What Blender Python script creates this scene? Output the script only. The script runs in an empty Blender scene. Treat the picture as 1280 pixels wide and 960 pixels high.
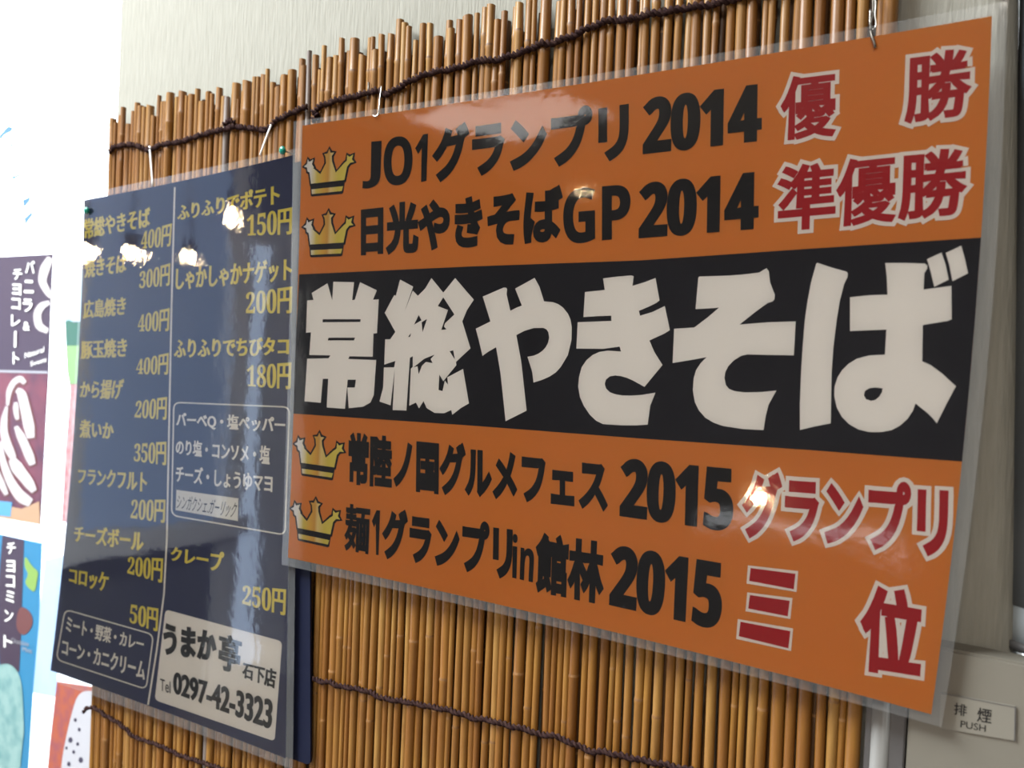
import bpy, bmesh, math, random
import numpy as np
from mathutils import Vector, Matrix
from mathutils.geometry import tessellate_polygon, delaunay_2d_cdt

random.seed(11)
C = bpy.context.scene.collection
sc = bpy.context.scene

# ------------------------------------------------------------------ camera
F = 1050.0                                   # focal length in pixels of the 1280x960 frame
XW = Vector((0.8414903, 0.05188251, -0.5377753))
YW = Vector((0.53818478, 0.0069181, 0.84279848))
ZW = Vector((0.04744689, -0.99862923, -0.02210086))
PY = -0.0200                                 # plane of the big poster
CAM = Vector((0.0, PY - 0.4207, 1.5))
cd = bpy.data.cameras.new('camera'); cam = bpy.data.objects.new('camera', cd); C.objects.link(cam)
cd.sensor_width = 36; cd.lens = F / 1280 * 36; cd.clip_start = 0.01; cd.clip_end = 200
cam.matrix_world = Matrix(((XW[0], -XW[1], -XW[2], CAM[0]), (YW[0], -YW[1], -YW[2], CAM[1]),
                           (ZW[0], -ZW[1], -ZW[2], CAM[2]), (0, 0, 0, 1)))
cd.dof.use_dof = True; cd.dof.focus_distance = 0.50; cd.dof.aperture_fstop = 9.0
sc.camera = cam

# ------------------------------------------------------------------ world, light, exposure
w = bpy.data.worlds.new('sky'); sc.world = w; w.use_nodes = True
w.node_tree.nodes['Background'].inputs[0].default_value = (0.88, 0.94, 1.0, 1)
w.node_tree.nodes['Background'].inputs[1].default_value = 3.4
sc.view_settings.view_transform = 'Standard'; sc.view_settings.look = 'None'
sc.view_settings.gamma = 1.0; sc.view_settings.exposure = 0.95
sc.view_settings.use_curve_mapping = False

def area(name, loc, target, sx, sy, power, col):
    l = bpy.data.lights.new(name, 'AREA'); l.shape = 'RECTANGLE'; l.size = sx; l.size_y = sy
    l.energy = power; l.color = col
    o = bpy.data.objects.new(name, l); C.objects.link(o); o.location = loc
    o.rotation_euler = (Vector(target) - Vector(loc)).to_track_quat('-Z', 'Y').to_euler()
    return o
# daylight through the glazing of the left wall, then two unseen fill lights added overhead
area('daylight_left_window', (-3.0, -1.22, 1.55), (0, -1.22, 1.55), 1.6, 1.5, 9, (0.42, 0.62, 1.0))
area('fill_light_left', (-1.2, -0.85, 2.66), (-1.1, -0.8, 0), 1.0, 0.7, 66, (0.90, 0.97, 1.0))  # added fill, brightens the sheets from the left
area('fill_light_warm', (0.4, -2.2, 2.66), (0.4, -2.2, 0), 1.2, 0.6, 25, (1.0, 0.93, 0.84))  # added warm fill for the right side

# ------------------------------------------------------------------ helpers
def at(px, py, y=PY):
    d = Vector((px - 640.0, py - 480.0, F))
    v = Vector((d.dot(XW), d.dot(YW), d.dot(ZW)))
    return CAM + v * ((y - CAM.y) / v.y)

def mat(name, col, rough=0.6, metal=0.0, noise=None, bump=None, spec=0.5, rand=None):
    """procedural material; noise=(scale, col2, stretch xyz), bump=(scale, strength, dist, stretch), rand=list of colours per object"""
    m = bpy.data.materials.new(name); m.use_nodes = True
    nt = m.node_tree; b = nt.nodes['Principled BSDF']
    b.inputs['Base Color'].default_value = (*col, 1); b.inputs['Roughness'].default_value = rough
    b.inputs['Metallic'].default_value = metal; b.inputs['Specular IOR Level'].default_value = spec
    tc = nt.nodes.new('ShaderNodeTexCoord')
    base = None
    if rand:
        oi = nt.nodes.new('ShaderNodeObjectInfo'); r = nt.nodes.new('ShaderNodeValToRGB')
        while len(r.color_ramp.elements) < len(rand): r.color_ramp.elements.new(0.5)
        for i, c in enumerate(rand):
            r.color_ramp.elements[i].position = i / (len(rand) - 1); r.color_ramp.elements[i].color = (*c, 1)
        nt.links.new(oi.outputs['Random'], r.inputs[0]); base = r.outputs[0]
        nt.links.new(base, b.inputs['Base Color'])
    if noise:
        mp = nt.nodes.new('ShaderNodeMapping'); mp.inputs['Scale'].default_value = noise[2]
        n = nt.nodes.new('ShaderNodeTexNoise'); n.inputs['Scale'].default_value = noise[0]; n.inputs['Detail'].default_value = 5
        r = nt.nodes.new('ShaderNodeValToRGB'); r.color_ramp.elements[0].position = 0.38; r.color_ramp.elements[1].position = 0.66
        mx = nt.nodes.new('ShaderNodeMix'); mx.data_type = 'RGBA'
        nt.links.new(tc.outputs['Object'], mp.inputs[0]); nt.links.new(mp.outputs[0], n.inputs[0])
        nt.links.new(n.outputs[0], r.inputs[0]); nt.links.new(r.outputs[0], mx.inputs[0])
        if base: nt.links.new(base, mx.inputs[6])
        else: mx.inputs[6].default_value = (*col, 1)
        mx.inputs[7].default_value = (*noise[1], 1)
        if len(noise) > 3:
            ml = nt.nodes.new('ShaderNodeMath'); ml.operation = 'MULTIPLY'; ml.inputs[1].default_value = noise[3]
            nt.links.new(r.outputs[0], ml.inputs[0]); nt.links.new(ml.outputs[0], mx.inputs[0])
        nt.links.new(mx.outputs[2], b.inputs['Base Color'])
    if bump:
        mp = nt.nodes.new('ShaderNodeMapping'); mp.inputs['Scale'].default_value = bump[3]
        n = nt.nodes.new('ShaderNodeTexNoise'); n.inputs['Scale'].default_value = bump[0]; n.inputs['Detail'].default_value = 4
        bp = nt.nodes.new('ShaderNodeBump'); bp.inputs['Strength'].default_value = bump[1]; bp.inputs['Distance'].default_value = bump[2]
        nt.links.new(tc.outputs['Object'], mp.inputs[0]); nt.links.new(mp.outputs[0], n.inputs[0])
        nt.links.new(n.outputs[0], bp.inputs['Height']); nt.links.new(bp.outputs[0], b.inputs['Normal'])
    return m

def film_mat(name, wave, veil=0.06, rough=0.03, wscale=9.0, ior=1.5):
    """clear laminating film: see-through, glossy by Fresnel, slightly milky, gently wavy"""
    m = bpy.data.materials.new(name); m.use_nodes = True; nt = m.node_tree
    for n in list(nt.nodes): nt.nodes.remove(n)
    out = nt.nodes.new('ShaderNodeOutputMaterial'); tr = nt.nodes.new('ShaderNodeBsdfTransparent')
    gl = nt.nodes.new('ShaderNodeBsdfGlossy'); gl.inputs['Roughness'].default_value = rough
    df = nt.nodes.new('ShaderNodeBsdfDiffuse'); df.inputs[0].default_value = (0.85, 0.87, 0.88, 1)
    fr = nt.nodes.new('ShaderNodeFresnel'); fr.inputs['IOR'].default_value = ior
    m1 = nt.nodes.new('ShaderNodeMixShader'); m2 = nt.nodes.new('ShaderNodeMixShader')
    m1.inputs[0].default_value = veil
    nt.links.new(tr.outputs[0], m1.inputs[1]); nt.links.new(df.outputs[0], m1.inputs[2])
    nt.links.new(fr.outputs[0], m2.inputs[0]); nt.links.new(m1.outputs[0], m2.inputs[1]); nt.links.new(gl.outputs[0], m2.inputs[2])
    nt.links.new(m2.outputs[0], out.inputs[0])
    tc = nt.nodes.new('ShaderNodeTexCoord')
    n1 = nt.nodes.new('ShaderNodeTexNoise'); n1.inputs['Scale'].default_value = wscale; n1.inputs['Detail'].default_value = 1.5
    n2 = nt.nodes.new('ShaderNodeTexNoise'); n2.inputs['Scale'].default_value = 160; n2.inputs['Detail'].default_value = 3
    b1 = nt.nodes.new('ShaderNodeBump'); b1.inputs['Strength'].default_value = 1.0; b1.inputs['Distance'].default_value = wave
    b2 = nt.nodes.new('ShaderNodeBump'); b2.inputs['Strength'].default_value = 1.0; b2.inputs['Distance'].default_value = wave * 0.035
    nt.links.new(tc.outputs['Object'], n1.inputs[0]); nt.links.new(tc.outputs['Object'], n2.inputs[0])
    nt.links.new(n1.outputs[0], b1.inputs['Height']); nt.links.new(n2.outputs[0], b2.inputs['Height'])
    nt.links.new(b1.outputs[0], b2.inputs['Normal'])
    for s in (gl, fr): nt.links.new(b2.outputs[0], s.inputs['Normal'])
    return m

M = {}
M['orange'] = mat('orange_print', (0.66, 0.215, 0.032), 0.7, spec=0.2)
M['black'] = mat('black_print', (0.006, 0.005, 0.010), 0.7, spec=0.2)
M['ink'] = mat('black_lettering', (0.006, 0.005, 0.006), 0.7, spec=0.2)
M['title'] = mat('warm_white_print', (0.88, 0.865, 0.84), 0.7, spec=0.2)
M['white'] = mat('white_print', (0.82, 0.80, 0.76), 0.7, spec=0.2)
M['red'] = mat('red_print', (0.40, 0.010, 0.016), 0.7, spec=0.2)
M['navy'] = mat('navy_print', (0.010, 0.018, 0.085), 0.7, spec=0.2)
M['yellow'] = mat('yellow_print', (0.78, 0.66, 0.10), 0.7, spec=0.2)
M['paper'] = mat('label_paper', (0.74, 0.73, 0.68), 0.8, spec=0.2)
M['film'] = film_mat('laminating_film', 0.0011, 0.003, 0.045, 11)
M['film_menu'] = film_mat('laminating_film_menu', 0.0010, 0.006, 0.02, 8)
M['margin'] = film_mat('milky_film_margin', 0.0011, 0.05, 0.08, 11)
M['glass'] = film_mat('window_glass', 0.0, 0.0, 0.0, 1)
M['wall'] = mat('wallpaper', (0.27, 0.258, 0.220), 0.85, spec=0.2, noise=(30, (0.24, 0.229, 0.193), (14, 14, 1.2)),
                bump=(26, 0.55, 0.0016, (18, 18, 2.0)))
M['wall_room'] = mat('room_wall', (0.17, 0.17, 0.18), 0.9, noise=(3, (0.14, 0.14, 0.15), (1, 1, 1)))
M['floor'] = mat('floor_tile', (0.30, 0.26, 0.22), 0.5, noise=(2, (0.24, 0.21, 0.18), (1, 1, 1)))
M['ceiling'] = mat('ceiling_paint', (0.60, 0.57, 0.50), 0.9, noise=(40, (0.52, 0.49, 0.43), (1, 1, 1)))
M['reed'] = mat('reed', (0.5, 0.26, 0.07), 0.38, spec=0.4, noise=(60, (0.15, 0.052, 0.012), (3, 3, 0.45), 0.55),
                bump=(300, 0.2, 0.0004, (3, 3, 0.1)),
                rand=[(0.155, 0.062, 0.010), (0.26, 0.125, 0.024), (0.195, 0.083, 0.013), (0.30, 0.160, 0.040), (0.165, 0.066, 0.010), (0.235, 0.104, 0.017)])
M['node'] = mat('reed_node', (0.12, 0.05, 0.015), 0.5, noise=(200, (0.26, 0.13, 0.045), (1, 1, 1)))
M['reed_dark'] = mat('back_reed', (0.25, 0.11, 0.03), 0.5, noise=(50, (0.07, 0.03, 0.01), (3, 3, 0.4)),
                     rand=[(0.10, 0.045, 0.014), (0.16, 0.075, 0.022), (0.12, 0.052, 0.014)])
M['reed_grey'] = mat('weathered_reed', (0.12, 0.09, 0.075), 0.6, noise=(50, (0.20, 0.16, 0.14), (3, 3, 0.4)))
M['cord'] = mat('dark_cord', (0.022, 0.011, 0.012), 0.95, spec=0.05, noise=(400, (0.045, 0.024, 0.02), (1, 1, 1)))
M['string'] = mat('white_string', (0.8, 0.78, 0.76), 0.7)
M['wire'] = mat('steel_wire', (0.45, 0.44, 0.42), 0.3, 1.0)
M['darkwire'] = mat('dark_wire', (0.10, 0.085, 0.07), 0.4, 0.8)
M['pin'] = mat('green_plastic', (0.0, 0.16, 0.11), 0.25)
M['frame'] = mat('white_window_frame', (0.86, 0.88, 0.9), 0.4)
M['box'] = mat('beige_plastic', (0.155, 0.141, 0.114), 0.5, noise=(6, (0.145, 0.131, 0.106), (1, 1, 1)))
M['boxtop'] = M['box']
M['plate'] = mat('cream_plate', (0.185, 0.17, 0.14), 0.4)
M['darkmetal'] = mat('grey_metal', (0.10, 0.095, 0.095), 0.4, 0.3)
M['alu'] = mat('pale_painted_pipe', (0.17, 0.162, 0.15), 0.6)
M['column'] = mat('slate_painted_steel', (0.15, 0.17, 0.19), 0.5, noise=(8, (0.08, 0.09, 0.105), (1, 1, 1)))
M['clearpipe'] = mat('pale_grey_sleeve', (0.30, 0.33, 0.35), 0.35)
M['ground'] = mat('outside_concrete', (0.62, 0.63, 0.64), 0.9, noise=(3, (0.56, 0.57, 0.58), (1, 1, 1)))
M['facade'] = mat('white_render', (0.85, 0.86, 0.87), 0.9, noise=(2, (0.8, 0.82, 0.83), (1, 1, 1)))

def tag(o, label=None, cat=None, group=None, kind=None):
    if label: o['label'] = label
    if cat: o['category'] = cat
    if group: o['group'] = group
    if kind: o['kind'] = kind
    return o

def empty(name, loc, label, cat, group=None):
    o = bpy.data.objects.new(name, None); C.objects.link(o); o.location = loc
    o.empty_display_size = 0.02
    bpy.context.view_layer.update()
    return tag(o, label, cat, group)

def mesh(name, verts, faces, m, parent=None, smooth=False):
    """verts in world space"""
    off = Vector((0, 0, 0))
    if parent is not None:
        p = parent
        while p is not None: off += p.location; p = p.parent
    me = bpy.data.meshes.new(name)
    me.from_pydata([tuple(Vector(v) - off) for v in verts], [], faces)
    me.materials.append(m)
    if smooth: me.polygons.foreach_set('use_smooth', [True] * len(me.polygons))
    o = bpy.data.objects.new(name, me); C.objects.link(o)
    if parent is not None: o.parent = parent
    return o

def box(name, lo, hi, m, parent=None, bevel=0.0):
    bm = bmesh.new(); bmesh.ops.create_cube(bm, size=1)
    for v in bm.verts:
        v.co = Vector([lo[i] + (v.co[i] + .5) * (hi[i] - lo[i]) for i in range(3)])
    if bevel: bmesh.ops.bevel(bm, geom=bm.edges[:], offset=bevel, segments=2, affect='EDGES')
    bm.normal_update()
    vs = [v.co.copy() for v in bm.verts]; bm.verts.index_update(); fs = [[v.index for v in f.verts] for f in bm.faces]
    bm.free()
    return mesh(name, vs, fs, m, parent)

def prism(poly, y0, y1):
    """poly: world points (x,z used) -> closed prism from y0 (front) to y1"""
    n = len(poly)
    vs = [Vector((p.x, y0, p.z)) for p in poly] + [Vector((p.x, y1, p.z)) for p in poly]
    fs = [list(range(n)), list(range(2 * n - 1, n - 1, -1))] + [[i, i + n, (i + 1) % n + n, (i + 1) % n] for i in range(n)]
    return vs, fs

def edge_curve(a, m_, b, n=12):
    """quadratic through three pixel points"""
    out = []
    for i in range(n):
        t = i / n
        c = [2 * m_[k] - 0.5 * (a[k] + b[k]) for k in (0, 1)]
        out.append(tuple((1 - t) ** 2 * a[k] + 2 * t * (1 - t) * c[k] + t * t * b[k] for k in (0, 1)))
    return out

def outline(pts8):
    """TL, top mid, TR, right mid, BR, bottom mid, BL, left mid -> pixel polygon"""
    r = []
    for i in range(0, 8, 2): r += edge_curve(pts8[i], pts8[i + 1], pts8[(i + 2) % 8])
    return r

def flat(name, polys, y, m, parent, ss=None):
    """polys: list of (outer_px, [holes_px]) -> one flat printed mesh on plane y"""
    vs, fs = [], []
    for outer, holes in polys:
        loops = [[at(p[0], p[1], y) for p in l] for l in [outer] + holes]
        tris = tessellate_polygon([[Vector((p.x, p.z, 0)) for p in l] for l in loops])
        b = len(vs)
        for l in loops: vs += l
        for t in tris:
            t = [b + i for i in t]
            if (vs[t[1]] - vs[t[0]]).cross(vs[t[2]] - vs[t[0]]).y > 0: t.reverse()
            fs.append(t)
    return mesh(name, vs, fs, m, parent)

def smooth_loop(pts, it=1):
    """one round of corner rounding for curved shapes"""
    for _ in range(it):
        out = []
        n = len(pts)
        for i in range(n):
            p, q = pts[i], pts[(i + 1) % n]
            out += [(p[0] * .75 + q[0] * .25, p[1] * .75 + q[1] * .25), (p[0] * .25 + q[0] * .75, p[1] * .25 + q[1] * .75)]
        pts = out
    return pts

# ------------------------------------------------------------------ lettering
_tc = {}
def glyph_tris(s, sp=1.0, align='LEFT', line=1.0):
    key = (s, sp, align, line)
    if key in _tc: return _tc[key]
    c = bpy.data.curves.new('type', 'FONT'); c.body = s; c.space_character = sp; c.resolution_u = 4
    c.align_x = align; c.space_line = line
    o = bpy.data.objects.new('type', c); C.objects.link(o)
    bpy.context.view_layer.update()
    me = o.to_mesh()
    vm, vs, idx = {}, [], []
    for v in me.vertices:
        k = (round(v.co.x, 4), round(v.co.y, 4))
        if k not in vm: vm[k] = len(vs); vs.append(k)
        idx.append(vm[k])
    fs = []
    for p in me.polygons:
        t = [idx[i] for i in p.vertices]
        if len(set(t)) < 3: continue
        a = sum(vs[t[i]][0] * vs[t[(i + 1) % len(t)]][1] - vs[t[(i + 1) % len(t)]][0] * vs[t[i]][1] for i in range(len(t)))
        if a < 0: t.reverse()
        fs.append(t)
    o.to_mesh_clear(); bpy.data.objects.remove(o); bpy.data.curves.remove(c)
    _tc[key] = (vs, fs)
    return vs, fs

def embolden(vs, fs, wx, wy):
    """adds a mitred band of width (wx, wy) outside every outline"""
    wx, wy = max(wx, .0015), max(wy, .0015)
    cnt = {}
    for f in fs:
        for i in range(len(f)): cnt[(f[i], f[(i + 1) % len(f)])] = 1
    be = [(a, b) for (a, b) in cnt if (b, a) not in cnt]
    nin, nout = {}, {}
    for a, b in be: nout.setdefault(a, []).append(b); nin.setdefault(b, []).append(a)
    def nrm(a, b):
        dx, dy = vs[b][0] - vs[a][0], vs[b][1] - vs[a][1]; l = math.hypot(dx, dy) or 1
        return (dy / l, -dx / l)
    V, Fc = list(vs), list(fs)
    for a, b in be:
        n0 = nrm(a, b)
        def mit(v, other):
            if other is None: return n0
            m = (n0[0] + other[0], n0[1] + other[1]); d = (m[0] ** 2 + m[1] ** 2)
            if d < 0.25: return n0
            k = 2 / d
            k = min(k, 1.3 / math.sqrt(d))
            return (m[0] * k, m[1] * k)
        pa = nrm(nin[a][0], a) if len(nin.get(a, [])) == 1 else None
        pb = nrm(b, nout[b][0]) if len(nout.get(b, [])) == 1 else None
        ma, mb = mit(a, pa), mit(b, pb)
        i = len(V)
        V += [vs[a], vs[b], (vs[b][0] + mb[0] * wx, vs[b][1] + mb[1] * wy), (vs[a][0] + ma[0] * wx, vs[a][1] + ma[1] * wy)]
        Fc.append([i, i + 3, i + 2, i + 1])
    # union of everything: a planar triangulation keeps each covered cell once
    ok = []
    for f in Fc:
        for t in ([f] if len(f) == 3 else [[f[0], f[1], f[2]], [f[0], f[2], f[3]]]):
            a = (V[t[1]][0] - V[t[0]][0]) * (V[t[2]][1] - V[t[0]][1]) - (V[t[2]][0] - V[t[0]][0]) * (V[t[1]][1] - V[t[0]][1])
            if abs(a) < 1e-10: continue
            ok.append(t if a > 0 else t[::-1])
    r = delaunay_2d_cdt([Vector(v) for v in V], [], ok, 0, 1e-6, True)
    P = np.array([(v.x, v.y) for v in r[0]]); T = np.array([list(t) for t in r[2]])
    c = P[T].mean(axis=1)
    I = np.array(V, dtype=float)[np.array(ok)]
    hit = np.zeros(len(c), bool)
    for k in range(0, len(c), 1500):
        q = c[k:k + 1500, None, :]; h = np.ones((len(q), len(I)), bool)
        for a, b_ in ((0, 1), (1, 2), (2, 0)):
            e = I[:, b_] - I[:, a]
            h &= (e[None, :, 0] * (q[..., 1] - I[None, :, a, 1]) - e[None, :, 1] * (q[..., 0] - I[None, :, a, 0])) > -1e-9
        hit[k:k + 1500] = h.any(axis=1)
    return [tuple(p) for p in P.tolist()], T[hit].tolist()

def write(name, s, quad, y, m, parent, wx=0.0, wy=None, outer=None, sp=1.0, shear=0.0, align='LEFT', line=1.0):
    """lettering whose ink fills the quadrilateral TL,TR,BR,BL (pixels seen on plane y). outer=(extra, material)"""
    if wy is None: wy = wx
    q = [at(p[0], p[1], y) for p in quad]
    vs, fs = glyph_tris(s, sp, align, line)
    if shear: vs = [(x + shear * yy, yy) for x, yy in vs]
    V, Fc = embolden(vs, fs, wx, wy)
    x0, x1 = min(v[0] for v in V), max(v[0] for v in V); y0, y1 = min(v[1] for v in V), max(v[1] for v in V)
    def put(V, yy):
        out = []
        for (x, z) in V:
            u = (x - x0) / (x1 - x0); t = (z - y0) / (y1 - y0)
            p = (q[3] * (1 - u) + q[2] * u) * (1 - t) + (q[0] * (1 - u) + q[1] * u) * t
            out.append(Vector((p.x, yy, p.z)))
        return out
    if outer:
        e, om = outer; _tc['n'] = _tc.get('n', 0) + 1
        sx = ((q[1] - q[0]).length / (x1 - x0)); sy = ((q[0] - q[3]).length / (y1 - y0))
        V2, F2 = embolden(vs, fs, wx + e / sx, wy + e / sy)
        ol = mesh(name + '_outline', put(V2, y + 0.00012 - 0.000008 * _tc['n']), F2, om, parent)
    return mesh(name, put(V, y), Fc, m, parent)

def tube(name, pts, r, m, parent=None, seg=8, twist=0, strands=1):
    """round tube along world points; strands>1 makes a twisted rope of that many strands (one mesh)"""
    vs, fs = [], []
    pts = [Vector(p) for p in pts]
    L = [0.0]
    for i in range(1, len(pts)): L.append(L[-1] + (pts[i] - pts[i - 1]).length)
    def frame(i):
        t = (pts[min(i + 1, len(pts) - 1)] - pts[max(i - 1, 0)]).normalized()
        up = Vector((0, 1, 0)) if abs(t.y) < 0.9 else Vector((1, 0, 0))
        a = t.cross(up).normalized(); return a, t.cross(a).normalized()
    for s in range(strands):
        b = len(vs)
        for i, p in enumerate(pts):
            a, c = frame(i)
            ph = twist * L[i] + s * 2 * math.pi / strands
            o = (a * math.cos(ph) + c * math.sin(ph)) * (r * 0.95 if strands > 1 else 0)
            rr = r * (r and 1.0)
            for k in range(seg):
                t = 2 * math.pi * k / seg
                vs.append(p + o + (a * math.cos(t) + c * math.sin(t)) * rr)
        n = len(pts)
        for i in range(n - 1):
            for k in range(seg):
                fs.append([b + i * seg + k, b + i * seg + (k + 1) % seg, b + (i + 1) * seg + (k + 1) % seg, b + (i + 1) * seg + k])
        fs.append([b + k for k in range(seg)][::-1]); fs.append([b + (n - 1) * seg + k for k in range(seg)])
    return mesh(name, vs, fs, m, parent, True)

def resample(pts, step):
    pts = [Vector(p) for p in pts]; out = [pts[0]]
    for a, b in zip(pts, pts[1:]):
        n = max(1, int((b - a).length / step))
        out += [a.lerp(b, (i + 1) / n) for i in range(n)]
    for _ in range(3):
        out = [out[0]] + [(out[i - 1] + out[i] * 2 + out[i + 1]) / 4 for i in range(1, len(out) - 1)] + [out[-1]]
    return out

# ------------------------------------------------------------------ room shell
XL = at(150, 60, 0).x                                # left end of the papered wall
XR = -0.016                                          # its rounded right edge
Z0, Z1 = 0.0, 2.7
def struct(o): o['kind'] = 'structure'; return o
# wall with a rounded right edge
xr_t, xr_b = at(1268, 0, 0).x + 0.001, at(1266, 800, 0).x + 0.001
ztop, zbot = at(1268, 0, 0).z, at(1266, 800, 0).z
def xr(z): return xr_t + (xr_b - xr_t) * (ztop - z) / (ztop - zbot)
rows = [Z0, 1.3, zbot, 1.45, 1.6, ztop, 1.9, Z1]
vs, fs = [], []
R = 0.012
prof = [(XL, 0.12), (XL, 0.0)]
for z in rows:
    x_e = min(max(xr(z), -0.05), 0.02) if z > 1.2 else xr_b
    row = [(XL, 0.12), (XL, 0.0)] + [(x_e - R + R * math.sin(a), R - R * math.cos(a)) for a in [i * math.pi / 16 for i in range(9)]] + [(x_e, 0.12)]
    vs += [Vector((x, y, z)) for x, y in row]; nr = len(row)
for i in range(len(rows) - 1):
    for k in range(nr - 1):
        fs.append([i * nr + k, i * nr + k + 1, (i + 1) * nr + k + 1, (i + 1) * nr + k])
    fs.append([i * nr + nr - 1, i * nr, (i + 1) * nr, (i + 1) * nr + nr - 1])
struct(mesh('wall_back', vs, fs, M['wall'], smooth=True)).data.set_sharp_from_angle(angle=0.6)
struct(box('wall_back_right', (0.05, 0.0, 0), (2.5, 0.12, Z1), M['wall_room']))
struct(box('wall_right', (2.5, -4.6, 0), (2.62, 0.12, Z1), M['wall_room']))
struct(box('wall_front', (-3.12, -4.72, 0), (2.62, -4.6, Z1), M['wall_room']))
struct(box('ceiling', (-3.12, -4.72, Z1), (2.62, 0.12, Z1 + 0.1), M['ceiling']))
struct(box('floor', (-3.12, -4.72, -0.1), (2.62, 0.12, 0), M['floor']))
# left wall with a window opening (seen only as a reflection in the film)
struct(box('wall_left', (-3.12, -4.6, 0), (-3.04, 0.12, Z1), M['wall_room']))
f = struct(box('window_2', (-3.04, -2.12, 0.74), (-2.99, -2.06, 2.36), M['frame']))
for y in (-1.30, -0.40): box('mullion', (-2.995, y - 0.025, 0.8), (-2.96, y + 0.025, 2.3), M['frame'], f)
box('sill', (-3.04, -2.12, 0.70), (-2.94, -0.34, 0.79), M['frame'], f)

# ------------------------------------------------------------------ shop window left of the wall
YG = 0.075
win = bpy.data.objects.new('window_1', None); C.objects.link(win); win.location = (-1.8, YG, 0); win['kind'] = 'structure'
bpy.context.view_layer.update()
xm = at(30, 500, YG).x
box('window_frame', (XL - 0.03, YG - 0.01, 0.0), (XL + 0.02, YG + 0.035, Z1), M['frame'], win)
box('window_rail', (-3.04, YG - 0.01, 0.0), (XL - 0.03, YG + 0.035, 0.08), M['frame'], win)
box('window_frame', (-2.0, YG - 0.01, 0.08), (-1.95, YG + 0.035, Z1), M['frame'], win)
mesh('pane', [(-3.04, YG + 0.014, 0.08), (XL - 0.03, YG + 0.014, 0.08), (XL - 0.03, YG + 0.014, Z1), (-3.04, YG + 0.014, Z1)], [[0, 1, 2, 3]], M['glass'], win)
# outside
struct(box('ground', (-14, 0.13, -0.12), (6, 14, -0.02), M['ground']))
fac = box('building_wall', (-14, 14, -0.02), (6, 14.3, 4.5), M['facade'])
tag(fac, 'blown out white building wall across the street beyond the shop window', 'building')

# ------------------------------------------------------------------ reed screens
variants = {}
def reed_data(i, L, r, m):
    key = (i, round(L, 2), round(r, 4), m.name)
    if key in variants: return variants[key]
    rnd = random.Random(i * 31 + 5); seg = 8
    rings = [(0.0, 1.0)]; node = rnd.uniform(0.015, 0.09)
    while node < L - 0.045:
        rings += [(node - 0.002, 1.0), (node, 1.10), (node + 0.0014, 0.97)]; node += rnd.uniform(0.10, 0.20)
    tn = L - rnd.uniform(0.010, 0.040)
    if rnd.random() < 0.75 and tn - rings[-1][0] > 0.02: rings += [(tn - 0.002, 1.0), (tn, 1.12), (tn + 0.0014, 1.02)]
    rings.append((L, rnd.uniform(0.9, 1.0)))
    ph = rnd.uniform(0, 6); bx = rnd.uniform(-.0008, .0008); cut = rnd.uniform(-0.25, 0.25)
    vs, fs = [], []
    for j, (z, s) in enumerate(rings):
        cx = bx * math.sin(z * 18 + ph)
        for k in range(seg):
            t = 2 * math.pi * k / seg
            dz = (cut * r * math.cos(t)) if j == len(rings) - 1 else 0
            vs.append((cx + r * s * math.cos(t), r * s * math.sin(t), z + dz))
    n = len(rings)
    for j in range(n - 1):
        for k in range(seg):
            fs.append([j * seg + k, j * seg + (k + 1) % seg, (j + 1) * seg + (k + 1) % seg, (j + 1) * seg + k])
    # hollow cut top: inner ring sunk
    b = len(vs); zt = rings[-1][0]
    for k in range(seg):
        t = 2 * math.pi * k / seg; vs.append((vs[(n - 1) * seg + k][0] * 0.5, r * 0.5 * math.sin(t), zt - 0.004))
    for k in range(seg): fs.append([(n - 1) * seg + k, (n - 1) * seg + (k + 1) % seg, b + (k + 1) % seg, b + k])
    fs.append([b + k for k in range(seg)])
    me = bpy.data.meshes.new('reed'); me.from_pydata(vs, [], fs); me.materials.append(m); me.materials.append(M['node'])
    for j in range(2, n - 1, 3):
        for k in range(seg): me.polygons[j * seg + k].material_index = 1
    me.polygons.foreach_set('use_smooth', [True] * len(me.polygons))
    me.set_sharp_from_angle(angle=0.9)
    variants[key] = me
    return me

def put_reed(parent, x, y, ztop_, zlow, r, tilt, m, i, label=None):
    L = ztop_ - zlow
    o = bpy.data.objects.new('reed', reed_data(i, round(L, 2), round(r, 4), m)); C.objects.link(o)
    o.parent = parent
    # pivot at the foot
    o.location = Vector((x + math.tan(tilt) * L * 0.5, y, ztop_ - round(L, 2))) - parent.location
    o.rotation_euler = (0, -tilt, 0)
    if label: o['label'] = label
    return o

YF, YB = -0.0085, -0.0036
def screen(name_label, top, xa, xb, zlow, pitch, tilt0, greys):
    """top(x) -> z of the ragged upper edge"""
    root = empty('reed_screen', ((xa + xb) / 2, -0.006, zlow), name_label, 'reed screen')
    rnd = random.Random(int(abs(xa) * 1000))
    x = xa
    i = 0
    # thin dark rear layer
    xx = xa + 0.003
    while xx < xb - 0.002:
        put_reed(root, xx, YB, top(xx) - rnd.uniform(0.0, 0.02), zlow, 0.0024, math.radians(rnd.uniform(-.6, .6)), M['reed_dark'], rnd.randrange(12))
        xx += rnd.uniform(0.0058, 0.0078)
    while x < xb:
        r = rnd.choice([0.0019, 0.0022, 0.0025, 0.0028, 0.0031, 0.0036])
        x += r
        g = next((gx for gx in greys if abs(gx - x) < 0.0032), None)
        zt = top(x) + rnd.choice([-.010, -.005, -.002, 0, 0, .002, .003, .006])
        m = M['reed_grey'] if g else M['reed']
        put_reed(root, x, YF + rnd.uniform(-.0008, .0006), zt + (0.004 if g else 0), zlow, r, tilt0 + math.radians(rnd.uniform(-.4, .4)), m, rnd.randrange(16),
                 'weathered grey reed' if g else None)
        x += r + rnd.choice([0.0, 0.0002, 0.0003, 0.0007, 0.0014])
        i += 1
    return root

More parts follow.
